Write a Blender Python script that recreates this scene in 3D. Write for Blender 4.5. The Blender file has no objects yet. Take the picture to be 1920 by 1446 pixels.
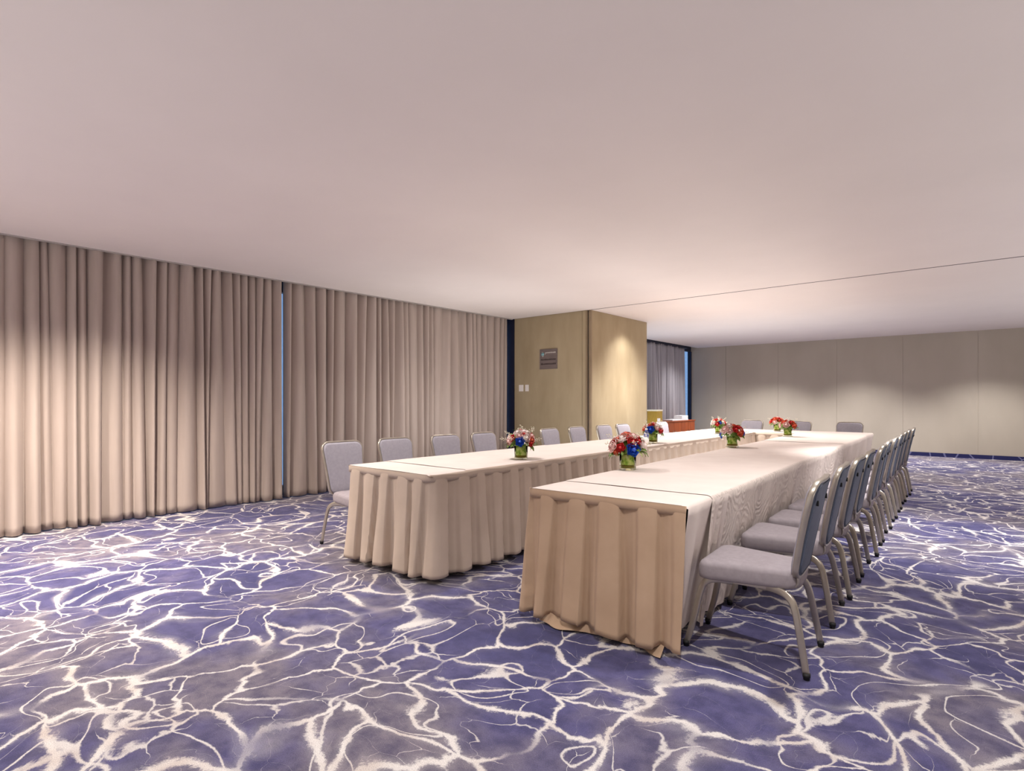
import bpy, bmesh, math, random
from mathutils import Vector, Matrix
S = bpy.context.scene
COL = S.collection
R = math.radians

# ------------------------------------------------------------------ camera, world, light, exposure
YAW = math.atan(910 / 1060.0)
cam_d = bpy.data.cameras.new('camera')
cam_d.sensor_width = 36.0
cam_d.lens = 1060 / 1920.0 * 36.0
cam_d.shift_y = 29 / 1920.0
cam_d.clip_end = 200
cam = bpy.data.objects.new('camera', cam_d)
COL.objects.link(cam)
cam.location = (0, 0, 1.27)
cam.rotation_euler = (R(90), 0, YAW)
S.camera = cam

W = bpy.data.worlds.new('daylight')
S.world = W
W.use_nodes = True
bg = W.node_tree.nodes['Background']
bg.inputs['Color'].default_value = (0.32, 0.54, 0.95, 1)
bg.inputs['Strength'].default_value = 0.75

S.view_settings.view_transform = 'Standard'
S.view_settings.look = 'None'
S.view_settings.gamma = 1.0
S.view_settings.use_curve_mapping = False
S.view_settings.exposure = 0.0

def kelvin(warm):
    return (1.0, 1.0 - 0.20 * warm, 1.0 - 0.42 * warm)

def spot(name, loc, power, half_deg, warm=0.5, blend=0.6, radius=0.05, aim=None):
    d = bpy.data.lights.new(name, 'SPOT')
    d.energy = power
    d.spot_size = R(2 * half_deg)
    d.spot_blend = blend
    d.shadow_soft_size = radius
    d.color = kelvin(warm)
    o = bpy.data.objects.new(name, d)
    COL.objects.link(o)
    o.location = loc
    if aim:
        o.rotation_euler = (Vector(aim) - Vector(loc)).to_track_quat('-Z', 'Y').to_euler()
    return o

def area(name, loc, sx, sy, power, aim, warm=0.3):
    d = bpy.data.lights.new(name, 'AREA')
    d.shape = 'RECTANGLE'
    d.size, d.size_y = sx, sy
    d.energy = power
    d.color = kelvin(warm)
    o = bpy.data.objects.new(name, d)
    COL.objects.link(o)
    o.location = loc
    o.rotation_euler = (Vector(aim) - Vector(loc)).to_track_quat('-Z', 'Y').to_euler()
    return o

# unseen upward lamps added to brighten the ceiling, no real fittings: right of and behind the photographer, behind the tables, behind the column
def ceiling_fill(x0, x1, y0, y1, power, warm=0.08):
    return area('ceiling_fill', ((x0 + x1) / 2, (y0 + y1) / 2, 0.06), x1 - x0, y1 - y0, power, ((x0 + x1) / 2, (y0 + y1) / 2 + 1e-4, 3.0), warm)
ceiling_fill(2.2, 3.2, -1.0, 14.0, 225)
ceiling_fill(-6.4, 0.4, -3.2, -2.2, 150)
ceiling_fill(-2.80, -2.5, 5.2, 9.2, 24)
ceiling_fill(-5.9, -5.2, 5.0, 7.2, 46)
ceiling_fill(-6.2, -5.5, 10.8, 12.2, 24)
ceiling_fill(-5.2, -2.2, 11.6, 12.3, 38)
# recessed downlights
ZL = 2.80
for y in (-0.1, 1.25):
    spot('downlight', (-5.55, y, ZL), 620, 64, 0.5, 0.9)
for y in (3.4, 5.6):
    spot('downlight', (-5.6, y, ZL), 60, 62, 0.35, 0.8)
for y in (0.6, 3.2, 5.9, 8.6):
    spot('downlight', (-3.4, y, ZL), 150, 62, 0.12, 0.8)
for y in (1.2, 3.6, 9.0, 11.6):
    spot('downlight', (-0.5, y, ZL), 190, 58, 0.10, 0.7)
spot('downlight', (-0.45, 6.5, ZL), 620, 36, 0.03, 0.9)
spot('downlight', (-4.80, 9.25, ZL), 85, 58, 0.2, 0.7)
spot('downlight', (-4.0, 9.3, ZL), 620, 64, 0.2, 1.0)
spot('downlight', (-5.7, 14.3, ZL), 230, 66, 0.1, 1.0)
for x in (-4.5, -2.55, -0.2):
    spot('downlight', (x, 14.6, ZL), 380, 57, 0.12, 0.7)
spot('downlight', (-4.2, 12.6, ZL), 60, 62, 0.2, 0.9)

# ------------------------------------------------------------------ helpers
def lin(c):
    c = c / 255.0
    return c / 12.92 if c <= 0.04045 else ((c + 0.055) / 1.055) ** 2.4

def rgb(r, g, b):
    return (lin(r), lin(g), lin(b), 1.0)

MATS = {}

def nmat(name):
    m = bpy.data.materials.new(name)
    m.use_nodes = True
    nt = m.node_tree
    return m, nt, nt.nodes['Principled BSDF']

def noise(nt, scale, detail=3, rough=0.5, vec=None, dims='3D'):
    n = nt.nodes.new('ShaderNodeTexNoise')
    n.noise_dimensions = dims
    n.inputs['Scale'].default_value = scale
    n.inputs['Detail'].default_value = detail
    n.inputs['Roughness'].default_value = rough
    if vec is not None:
        nt.links.new(vec, n.inputs['Vector'])
    return n

def mathn(nt, op, a, b=None, clamp=False):
    n = nt.nodes.new('ShaderNodeMath')
    n.operation = op
    n.use_clamp = clamp
    for i, v in enumerate((a, b)):
        if v is None:
            continue
        if isinstance(v, (int, float)):
            n.inputs[i].default_value = v
        else:
            nt.links.new(v, n.inputs[i])
    return n.outputs[0]

def ramp(nt, fac, stops):
    n = nt.nodes.new('ShaderNodeValToRGB')
    el = n.color_ramp.elements
    while len(el) < len(stops):
        el.new(0.5)
    for e, (p, c) in zip(el, stops):
        e.position = p
        e.color = c
    nt.links.new(fac, n.inputs['Fac'])
    return n.outputs['Color']

def mixc(nt, fac, a, b):
    n = nt.nodes.new('ShaderNodeMix')
    n.data_type = 'RGBA'
    if isinstance(fac, (int, float)):
        n.inputs[0].default_value = fac
    else:
        nt.links.new(fac, n.inputs[0])
    for i, v in ((6, a), (7, b)):
        if isinstance(v, tuple):
            n.inputs[i].default_value = v
        else:
            nt.links.new(v, n.inputs[i])
    return n.outputs[2]

def mrange(nt, v, a, b, c=0.0, d=1.0, smooth=True):
    n = nt.nodes.new('ShaderNodeMapRange')
    n.interpolation_type = 'SMOOTHSTEP' if smooth else 'LINEAR'
    for i, x in enumerate((v, a, b, c, d)):
        if isinstance(x, (int, float)):
            n.inputs[i].default_value = x
        else:
            nt.links.new(x, n.inputs[i])
    return n.outputs[0]

def pos(nt):
    return nt.nodes.new('ShaderNodeNewGeometry').outputs['Position']

def objc(nt):
    return nt.nodes.new('ShaderNodeTexCoord').outputs['Object']

def mapping(nt, vec, scale):
    n = nt.nodes.new('ShaderNodeMapping')
    n.inputs['Scale'].default_value = scale
    nt.links.new(vec, n.inputs['Vector'])
    return n.outputs[0]

def bump(nt, bsdf, h, strength, dist=0.002):
    n = nt.nodes.new('ShaderNodeBump')
    n.inputs['Strength'].default_value = strength
    n.inputs['Distance'].default_value = dist
    nt.links.new(h, n.inputs['Height'])
    nt.links.new(n.outputs[0], bsdf.inputs['Normal'])

def plain(name, c1, c2=None, rough=0.6, metal=0.0, scale=20, stretch=None, bmp=0.0, bdist=0.002, spec=None, sheen=0.0, coords='obj'):
    m, nt, b = nmat(name)
    v = objc(nt) if coords == 'obj' else pos(nt)
    if stretch:
        v = mapping(nt, v, stretch)
    n = noise(nt, scale, 4, 0.55, v)
    col = ramp(nt, n.outputs[0], [(0.3, c1), (0.7, c2 or c1)])
    nt.links.new(col, b.inputs['Base Color'])
    b.inputs['Roughness'].default_value = rough
    b.inputs['Metallic'].default_value = metal
    if spec is not None:
        b.inputs['Specular IOR Level'].default_value = spec
    if sheen:
        b.inputs['Sheen Weight'].default_value = sheen
    if bmp:
        n2 = noise(nt, scale * 12, 2, 0.5, v)
        bump(nt, b, n2.outputs[0], bmp, bdist)
    MATS[name] = m
    return m

# ---- materials
plain('ceiling_paint', rgb(226, 216, 211), rgb(229, 219, 214), 0.9, scale=1.5, spec=0.1)
plain('olive_vinyl', rgb(158, 142, 114), rgb(174, 158, 130), 0.75, scale=3, stretch=(1, 1, 0.35), bmp=0.15, spec=0.2)
plain('grey_vinyl', rgb(172, 162, 148), rgb(182, 172, 158), 0.75, scale=1.2, stretch=(1, 1, 0.4), bmp=0.15, spec=0.2)
plain('room_wall', rgb(205, 196, 184), rgb(212, 203, 192), 0.9, scale=2, spec=0.1)
plain('trim_grey', rgb(165, 156, 152), rgb(172, 163, 158), 0.6, scale=6)
plain('track_dark', rgb(52, 44, 40), rgb(60, 50, 46), 0.6, scale=8)
plain('bronze_trim', rgb(150, 132, 108), rgb(140, 122, 98), 0.45, metal=0.3, scale=8)
plain('window_frame_navy', rgb(16, 20, 44), rgb(20, 26, 54), 0.5, scale=8)
plain('curtain_fabric', rgb(172, 157, 148), rgb(184, 169, 160), 0.85, scale=3, stretch=(3, 3, 0.3), spec=0.15, sheen=0.1, coords='pos')
plain('curtain_grey', rgb(150, 146, 152), rgb(164, 160, 166), 0.85, scale=3, stretch=(3, 3, 0.3), spec=0.15, sheen=0.1, coords='pos')
plain('cloth_top', rgb(216, 202, 194), rgb(222, 209, 201), 0.85, scale=5, spec=0.15, bmp=0.1, coords='pos')
plain('cloth_band', rgb(168, 148, 132), rgb(178, 158, 142), 0.8, scale=6, spec=0.2, coords='pos')
plain('skirt_cloth', rgb(186, 168, 152), rgb(196, 178, 162), 0.75, scale=5, spec=0.25, sheen=0.1, coords='pos')
plain('skirt_tan', rgb(176, 148, 122), rgb(186, 158, 132), 0.75, scale=5, spec=0.25, sheen=0.1, coords='pos')
plain('seat_fabric', rgb(146, 137, 141), rgb(156, 147, 151), 0.9, scale=40, spec=0.15, bmp=0.3, bdist=0.001)
plain('back_fabric', rgb(158, 154, 163), rgb(168, 163, 172), 0.9, scale=40, spec=0.15, bmp=0.3, bdist=0.001)
plain('slate_shell', rgb(74, 82, 98), rgb(84, 92, 108), 0.5, scale=9, spec=0.4)
plain('slate_piping', rgb(30, 36, 56), rgb(38, 44, 64), 0.6, scale=9)
plain('champagne_metal', rgb(176, 168, 156), rgb(186, 178, 166), 0.32, metal=0.85, scale=12)
plain('black_rubber', rgb(18, 18, 20), rgb(24, 24, 26), 0.6, scale=12)
plain('table_laminate', rgb(120, 96, 74), rgb(130, 106, 84), 0.5, scale=5, stretch=(1, 8, 1))
plain('table_steel', rgb(70, 70, 72), rgb(80, 80, 82), 0.4, metal=0.8, scale=8)
plain('white_plastic', rgb(232, 226, 222), rgb(236, 230, 226), 0.4, scale=8)
plain('white_paper', rgb(225, 222, 224), rgb(232, 229, 230), 0.8, scale=8)
plain('plaque_metal', rgb(118, 106, 104), rgb(130, 118, 114), 0.45, metal=0.3, scale=4, stretch=(1, 1, 8))
plain('plaque_ink', rgb(62, 50, 50), rgb(70, 56, 56), 0.6, scale=8)
plain('plaque_pale', rgb(186, 180, 174), rgb(196, 190, 184), 0.5, scale=8)
plain('plaque_teal', rgb(110, 160, 168), rgb(150, 186, 190), 0.5, scale=30)
plain('gold_panel', rgb(150, 120, 40), rgb(178, 146, 62), 0.45, scale=20, stretch=(6, 6, 0.5))
plain('rose_red', rgb(186, 24, 30), rgb(216, 48, 48), 0.6, scale=30)
plain('rose_coral', rgb(214, 84, 54), rgb(232, 116, 84), 0.6, scale=30)
plain('rose_pink', rgb(236, 188, 182), rgb(244, 214, 208), 0.6, scale=30)
plain('rose_white', rgb(238, 222, 216), rgb(246, 234, 230), 0.6, scale=30)
plain('rose_blue', rgb(16, 58, 176), rgb(44, 104, 214), 0.5, scale=30)
plain('leaf_green', rgb(70, 100, 26), rgb(122, 150, 54), 0.5, scale=20)
plain('leaf_pale', rgb(158, 170, 90), rgb(190, 190, 140), 0.6, scale=20)
plain('bud_cream', rgb(226, 220, 196), rgb(238, 232, 214), 0.7, scale=20)
plain('bottle_cap', rgb(236, 236, 240), rgb(240, 240, 244), 0.4, scale=20)
plain('vase_base', rgb(122, 104, 30), rgb(150, 130, 52), 0.3, scale=30)

def carpet():
    m, nt, b = nmat('carpet')
    p = pos(nt)
    def warp(vec, scale, amt, detail=2):
        n = noise(nt, scale, detail, 0.5, vec)
        sub = nt.nodes.new('ShaderNodeVectorMath'); sub.operation = 'SUBTRACT'
        nt.links.new(n.outputs['Color'], sub.inputs[0]); sub.inputs[1].default_value = (0.5, 0.5, 0.5)
        sc = nt.nodes.new('ShaderNodeVectorMath'); sc.operation = 'SCALE'
        nt.links.new(sub.outputs[0], sc.inputs[0]); sc.inputs['Scale'].default_value = amt
        ad = nt.nodes.new('ShaderNodeVectorMath'); ad.operation = 'ADD'
        nt.links.new(vec, ad.inputs[0]); nt.links.new(sc.outputs[0], ad.inputs[1])
        return ad.outputs[0]
    flat = mapping(nt, p, (1, 1, 0))
    w1 = warp(flat, 1.3, 0.70, 1)
    w2 = warp(w1, 4.2, 0.22, 1)
    w3 = warp(w2, 14.0, 0.05, 2)
    def vor(vec, scale, rnd=1.0):
        v = nt.nodes.new('ShaderNodeTexVoronoi')
        v.feature = 'DISTANCE_TO_EDGE'
        v.voronoi_dimensions = '2D'
        v.inputs['Scale'].default_value = scale
        v.inputs['Randomness'].default_value = rnd
        nt.links.new(vec, v.inputs['Vector'])
        return v.outputs['Distance']
    fib = noise(nt, 55, 4, 0.75, warp(flat, 9.0, 0.12, 2)).outputs[0]
    fibd = mathn(nt, 'MULTIPLY', mathn(nt, 'SUBTRACT', fib, 0.5), 1.2)
    def soft(d, w):
        q = mathn(nt, 'DIVIDE', d, w)
        e = mathn(nt, 'POWER', 2.71828, mathn(nt, 'MULTIPLY', q, -1.0))
        return mrange(nt, mathn(nt, 'ADD', e, mathn(nt, 'MULTIPLY', fibd, mrange(nt, e, 0.0, 0.35, 0.0, 1.0))), 0.22, 0.72)
    th = noise(nt, 1.5, 2, 0.6, flat).outputs[0]
    th2 = noise(nt, 1.9, 2, 0.6, w1).outputs[0]
    d1 = vor(w3, 2.9)
    v1 = soft(d1, mrange(nt, th, 0.3, 0.75, 0.024, 0.085))
    v1 = mathn(nt, 'MULTIPLY', v1, mrange(nt, noise(nt, 2.6, 2, 0.5, w1).outputs[0], 0.30, 0.46, 0.05, 1.0))
    d2 = vor(w3, 5.4)
    v2 = soft(d2, mrange(nt, th2, 0.48, 0.78, 0.001, 0.085))
    rg_ = noise(nt, 2.4, 1, 0.4, w2).outputs[0]
    d3 = mathn(nt, 'ABSOLUTE', mathn(nt, 'SUBTRACT', rg_, 0.56))
    v3 = soft(d3, mrange(nt, th, 0.35, 0.7, 0.005, 0.013))
    vein = mathn(nt, 'MAXIMUM', mathn(nt, 'MAXIMUM', v1, mathn(nt, 'MULTIPLY', v2, 0.8)), mathn(nt, 'MULTIPLY', v3, 0.9), clamp=True)
    vein_fringe = mathn(nt, 'MULTIPLY', mrange(nt, d1, 0.22, 0.0), mrange(nt, th, 0.42, 0.75, 0.0, 0.35))  # broad pale fringe of the woven veins
    vein = mathn(nt, 'MAXIMUM', vein, vein_fringe, clamp=True)
    big = noise(nt, 0.6, 4, 0.65, flat).outputs[0]
    base = ramp(nt, big, [(0.36, rgb(60, 59, 100)), (0.48, rgb(82, 78, 116)), (0.58, rgb(112, 104, 116))])  # carpet's indigo-to-grey mottle, its broad drift painting in uneven room light
    mott = noise(nt, 9, 4, 0.65, flat).outputs[0]
    base = mixc(nt, mrange(nt, mott, 0.35, 0.7, 0.0, 0.6), base, rgb(44, 42, 78))
    pile = noise(nt, 260, 2, 0.6, flat).outputs[0]
    cream = mixc(nt, mrange(nt, noise(nt, 5, 2, 0.5, flat).outputs[0], 0.4, 0.8), rgb(204, 198, 195), rgb(186, 174, 168))
    col = mixc(nt, vein, base, cream)
    hsv = nt.nodes.new('ShaderNodeHueSaturation')
    nt.links.new(col, hsv.inputs['Color'])
    nt.links.new(mrange(nt, pile, 0.3, 0.7, 0.72, 1.22, False), hsv.inputs['Value'])
    nt.links.new(hsv.outputs[0], b.inputs['Base Color'])
    b.inputs['Roughness'].default_value = 0.95
    b.inputs['Specular IOR Level'].default_value = 0.05
    b.inputs['Sheen Weight'].default_value = 0.15
    bump(nt, b, pile, 0.4, 0.004)
    MATS['carpet'] = m
carpet()

def base_strip():
    m, nt, b = nmat('carpet_base')
    p = pos(nt)
    n = noise(nt, 3, 2, 0.5, p)
    v = nt.nodes.new('ShaderNodeTexVoronoi'); v.feature = 'DISTANCE_TO_EDGE'
    v.inputs['Scale'].default_value = 3.0
    nt.links.new(p, v.inputs['Vector'])
    f = mrange(nt, v.outputs['Distance'], 0.05, 0.0, 0.0, 0.5)
    col = mixc(nt, f, rgb(26, 28, 78), rgb(150, 150, 190))
    nt.links.new(col, b.inputs['Base Color'])
    b.inputs['Roughness'].default_value = 0.9
    MATS['carpet_base'] = m
base_strip()

def jacquard():
    m, nt, b = nmat('cloth_jacquard')
    p = pos(nt)
    vo = nt.nodes.new('ShaderNodeTexVoronoi')
    vo.inputs['Scale'].default_value = 4.5
    nt.links.new(mapping(nt, p, (0.35, 1.0, 0.8)), vo.inputs['Vector'])
    wob = noise(nt, 9, 3, 0.6, p).outputs[0]
    arc = mathn(nt, 'SINE', mathn(nt, 'MULTIPLY', mathn(nt, 'ADD', vo.outputs['Distance'], mathn(nt, 'MULTIPLY', wob, 0.28)), 48.0))
    f = mathn(nt, 'MULTIPLY', mrange(nt, arc, 0.35, 0.9, 0.0, 0.6), mrange(nt, noise(nt, 6, 2, 0.5, p).outputs[0], 0.38, 0.6))
    col = mixc(nt, f, rgb(214, 201, 192), rgb(184, 172, 164))
    nt.links.new(col, b.inputs['Base Color'])
    b.inputs['Roughness'].default_value = 0.75
    b.inputs['Specular IOR Level'].default_value = 0.2
    bump(nt, b, arc, 0.25, 0.003)
    MATS['cloth_jacquard'] = m
jacquard()

def wood():
    m, nt, b = nmat('cherry_wood')
    v = mapping(nt, objc(nt), (14, 14, 0.7))
    n = noise(nt, 2.2, 4, 0.6, v)
    nt.links.new(ramp(nt, n.outputs[0], [(0.3, rgb(120, 48, 14)), (0.7, rgb(178, 84, 32))]), b.inputs['Base Color'])
    b.inputs['Roughness'].default_value = 0.4
    MATS['cherry_wood'] = m
wood()

def glassy(name, color, rough=0.03, trans=1.0, ior=1.45, alpha=1.0):
    m, nt, b = nmat(name)
    n = noise(nt, 12, 2, 0.5, objc(nt))
    nt.links.new(mixc(nt, mrange(nt, n.outputs[0], 0.3, 0.7, 0.0, 0.25), color, (color[0] * .7, color[1] * .7, color[2] * .7, 1)), b.inputs['Base Color'])
    b.inputs['Roughness'].default_value = rough
    b.inputs['Transmission Weight'].default_value = trans
    b.inputs['IOR'].default_value = ior
    MATS[name] = m
glassy('window_glass', (0.92, 0.96, 1.0, 1), 0.0, 1.0, 1.02)
glassy('vase_glass', (0.93, 0.98, 0.84, 1), 0.02, 1.0, 1.08)
glassy('bottle_plastic', (0.92, 0.95, 0.97, 1), 0.05, 0.9, 1.1)

def lining():
    m, nt, b = nmat('vase_leaf_lining')
    v = mapping(nt, objc(nt), (1, 1, 0.8))
    n = noise(nt, 26, 3, 0.6, v)
    nt.links.new(ramp(nt, n.outputs[0], [(0.34, rgb(86, 118, 22)), (0.48, rgb(158, 188, 66)), (0.62, rgb(222, 226, 150))]), b.inputs['Base Color'])
    b.inputs['Roughness'].default_value = 0.4
    MATS['vase_leaf_lining'] = m
lining()

def bottle_print():
    m, nt, b = nmat('bottle_label_print')
    v = mapping(nt, objc(nt), (1, 1, 1))
    n = noise(nt, 45, 2, 0.5, v)
    nt.links.new(ramp(nt, n.outputs[0], [(0.45, rgb(60, 84, 170)), (0.55, rgb(228, 226, 234))]), b.inputs['Base Color'])
    b.inputs['Roughness'].default_value = 0.5
    MATS['bottle_label_print'] = m
bottle_print()

# ---- mesh building
def mesh(name, verts, faces, smooth=False):
    me = bpy.data.meshes.new(name)
    me.from_pydata([tuple(v) for v in verts], [], faces)
    me.update()
    if smooth:
        for p in me.polygons:
            p.use_smooth = True
    return me

def link(name, data, mat=None, parent=None, loc=None, rot=None):
    o = bpy.data.objects.new(name, data)
    COL.objects.link(o)
    if mat and data is not None and not data.materials:
        data.materials.append(MATS[mat])
    if parent:
        o.parent = parent
    if loc:
        o.location = loc
    if rot:
        o.rotation_euler = rot
    return o

def tag(o, label, cat, group=None):
    o['label'] = label
    o['category'] = cat
    if group:
        o['group'] = group
    return o

def struct(o):
    o['kind'] = 'structure'
    return o

def thing(name, label, cat, loc=(0, 0, 0), rz=0, group=None):
    o = link(name, None, loc=loc, rot=(0, 0, rz))
    return tag(o, label, cat, group)

def box_data(name, lo, hi, bev=0.0, seg=2):
    bm = bmesh.new()
    bmesh.ops.create_cube(bm, size=1)
    for v in bm.verts:
        v.co = Vector([lo[i] + (v.co[i] + 0.5) * (hi[i] - lo[i]) for i in range(3)])
    if bev:
        bmesh.ops.bevel(bm, geom=list(bm.edges), offset=bev, segments=seg, affect='EDGES', profile=0.7)
    me = bpy.data.meshes.new(name)
    bm.to_mesh(me)
    bm.free()
    return me

def box(name, lo, hi, mat, parent=None, bev=0.0):
    return link(name, box_data(name, lo, hi, bev), mat, parent)

def loft(name, loops, cap0=True, cap1=True, smooth=True, closed=True):
    n = len(loops[0])
    V = [v for L in loops for v in L]
    F = []
    for i in range(len(loops) - 1):
        for j in range(n if closed else n - 1):
            k = (j + 1) % n
            F.append((i * n + j, i * n + k, (i + 1) * n + k, (i + 1) * n + j))
    if cap0:
        F.append(tuple(reversed(range(n))))
    if cap1:
        b = (len(loops) - 1) * n
        F.append(tuple(range(b, b + n)))
    return mesh(name, V, F, smooth)

def lathe(name, prof, seg=24, caps=True):
    loops = [[(r * math.cos(2 * math.pi * j / seg), r * math.sin(2 * math.pi * j / seg), z) for j in range(seg)] for r, z in prof]
    return loft(name, loops, caps, caps)

def catmull(P, n=6):
    P = [Vector(p) for p in P]
    out = []
    Q = [2 * P[0] - P[1]] + P + [2 * P[-1] - P[-2]]
    for i in range(1, len(Q) - 2):
        for k in range(n):
            t = k / n
            a, b, c, d = Q[i - 1], Q[i], Q[i + 1], Q[i + 2]
            out.append(0.5 * ((2 * b) + (c - a) * t + (2 * a - 5 * b + 4 * c - d) * t * t + (3 * b - a - 3 * c + d) * t ** 3))
    out.append(P[-1])
    return out

def rrect(w, d, r=0.3, k=2):
    # rounded-rectangle section, w x d, unit list of (a, b)
    rr = min(w, d) * r
    pts = []
    for cx, cy, a0 in ((w / 2 - rr, d / 2 - rr, 0), (-w / 2 + rr, d / 2 - rr, 90), (-w / 2 + rr, -d / 2 + rr, 180), (w / 2 - rr, -d / 2 + rr, 270)):
        for i in range(k + 1):
            a = R(a0 + 90 * i / k)
            pts.append((cx + rr * math.cos(a), cy + rr * math.sin(a)))
    return pts

def sweep(name, path, sec, side=Vector((1, 0, 0)), closed=False, taper=None):
    loops = []
    n = len(path)
    for i, p in enumerate(path):
        if closed:
            t = path[(i + 1) % n] - path[i - 1]
        else:
            t = path[min(i + 1, n - 1)] - path[max(i - 1, 0)]
        t.normalize()
        s = side - t * side.dot(t)
        s.normalize()
        u = t.cross(s)
        k = taper(i / (n - 1)) if taper else 1.0
        loops.append([p + s * a * k + u * b * k for a, b in sec])
    if closed:
        loops.append(loops[0])
    return loft(name, loops, not closed, not closed)

# ------------------------------------------------------------------ the room
CZ = 2.82          # ceiling height
XW = -6.97         # ceiling edge at the curtain pocket
YS = 8.16          # ceiling seam / front face of the wall block
YB = 16.1          # back wall
XC, YC = -5.25, 10.2
XR, YR = 5.5, -5.0

struct(link('floor', mesh('floor', [(-7.6, YR, 0), (XR, YR, 0), (XR, YB + .1, 0), (-7.6, YB + .1, 0)], [(0, 1, 2, 3)]), 'carpet'))
struct(box('ceiling', (XW, YR, CZ), (XR, YS - 0.012, CZ + 0.12), 'ceiling_paint'))
struct(box('ceiling', (-6.66, YS + 0.012, CZ), (XR, YB + .1, CZ + 0.12), 'ceiling_paint'))
struct(box('ceiling', (-7.6, YR, CZ + 0.12), (XR, YB + .1, CZ + 0.2), 'ceiling_paint'))
struct(box('trim_1', (XC + 0.02, YS - 0.010, CZ - 0.002), (XR, YS + 0.010, CZ + 0.10), 'track_dark'))
struct(box('trim_2', (XW - 0.03, YR, CZ - 0.012), (XW, YS, CZ + 0.03), 'trim_grey'))
struct(box('wall_right', (XR, YR, 0), (XR + 0.1, YB + .1, CZ + .2), 'room_wall'))
struct(box('wall_rear', (-7.6, YR - 0.1, 0), (XR, YR, CZ + .2), 'room_wall'))

# back wall with its vinyl-covered panels
wb = struct(box('wall_back', (-6.9, YB + 0.01, 0), (XR, YB + 0.12, CZ + .1), 'grey_vinyl'))
edges = [-6.9, -5.836, -4.446, -3.062, -1.687, -0.32, 1.05, 2.42, 3.79, XR]
rng = random.Random(4)
for a, b_ in zip(edges, edges[1:]):
    box('panel', (a + 0.002, YB - rng.uniform(0, 0.004), 0.0), (b_ - 0.002, YB + 0.01, CZ + .05), 'grey_vinyl', wb)
struct(box('baseboard_back', (-6.65, YB - 0.016, 0), (XR, YB - 0.0045, 0.088), 'carpet_base'))

# wall block between the two halves of the room
wc = struct(box('wall_column', (-7.3, YS + 0.051, 0), (XC - 0.012, YC, CZ + .1), 'olive_vinyl'))
box('panel', (-6.94, YS, 0), (-5.42, YS + 0.05, CZ + .02), 'olive_vinyl', wc)
box('panel', (-5.416, YS + 0.003, 0), (-5.345, YS + 0.05, CZ + .02), 'olive_vinyl', wc)
box('panel', (XC - 0.012, YS + 0.012, 0), (XC, YC, CZ + .02), 'olive_vinyl', wc)
box('corner_trim', (-5.338, YS - 0.004, 0), (-5.305, YS + 0.05, CZ), 'bronze_trim', wc)
box('corner_trim', (-5.305, YS + 0.014, 0), (-5.282, YS + 0.05, CZ), 'track_dark', wc)
box('corner_trim', (-5.282, YS - 0.002, 0), (XC + 0.001, YS + 0.05, CZ), 'bronze_trim', wc)

# window walls behind the curtains
def window(name, x, y0, y1, step, z0, z1):
    w = struct(box(name, (x - 0.10, y0, 0), (x, y1, z0), 'window_frame_navy'))
    box('head_rail', (x - 0.10, y0, z1), (x, y1, CZ + .12), 'window_frame_navy', w)
    n = max(1, round((y1 - y0) / step))
    s = (y1 - y0) / n
    for i in range(n + 1):
        yy = y0 + i * s
        box('mullion', (x - 0.09, yy - 0.045, z0), (x + 0.02, yy + 0.045, z1), 'window_frame_navy', w)
    for i in range(n):
        box('pane', (x - 0.055, y0 + i * s + 0.045, z0), (x - 0.045, y0 + (i + 1) * s - 0.045, z1), 'window_glass', w)
    return w
w1_ = window('window_1', -7.34, YR, YS - .02, 1.55, 0.12, 2.74)
box('jamb', (-7.36, YS - 0.02, 0), (-6.945, YS + 0.045, CZ + .05), 'window_frame_navy', w1_)
window('window_2', -6.86, YC, YB + .01, 1.95, 0.12, 2.72)

# ------------------------------------------------------------------ curtains
def curtain_mesh(name, xc, y0, y1, ztop, zbot, spacing, amp, seed, lean=0.0, folds=None):
    rg = random.Random(seed)
    if folds is None:
        folds = [y0]
        while folds[-1] < y1:
            folds.append(folds[-1] + rg.uniform(0.55, 1.45) * spacing)
        folds[-1] = y1
        if folds[-1] - folds[-2] < 0.3 * spacing:
            folds.pop(-2)
    n = len(folds)
    bot = [f + (rg.uniform(-0.38, 0.38) * spacing if 0 < i < n - 1 else 0) for i, f in enumerate(folds)]
    for i in range(1, n):
        bot[i] = max(bot[i], bot[i - 1] + 0.02)
    at_ = [rg.uniform(0.45, 1.0) * amp for _ in folds]
    ab_ = [rg.uniform(0.35, 1.25) * amp for _ in folds]
    sh = [rg.uniform(0.5, 1.1) for _ in folds]
    skew = [rg.uniform(0.6, 1.6) for _ in folds]
    V, F = [], []
    per = 14
    rows = 36
    cols = (n - 1) * per + 1
    for k in range(rows + 1):
        v = k / rows
        z = ztop + (zbot - ztop) * v
        mid = math.sin(math.pi * v)
        for i in range(n - 1):
            w = v ** 0.8
            p0 = folds[i] * (1 - w) + bot[i] * w
            p1 = folds[i + 1] * (1 - w) + bot[i + 1] * w
            wd = max(p1 - p0, 0.01)
            A = (at_[i] * (1 - w) + ab_[i] * w) * min(1.0, wd / spacing * 1.25 + 0.15)
            for j in range(per + (1 if i == n - 2 else 0)):
                t = j / per
                q = t ** skew[i]
                x = A * math.sin(math.pi * q) ** sh[i] if 0 < q < 1 else 0.0
                ripple = 0.004 * math.sin(37 * (p0 + t * wd) + 3 * v + seed)
                V.append((xc - 0.5 * amp + x + ripple + lean * v * v, p0 + t * wd, z))
    for k in range(rows):
        for j in range(cols - 1):
            a = k * cols + j
            F.append((a, a + 1, a + cols + 1, a + cols))
    return mesh(name, V, F, True)

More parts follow.
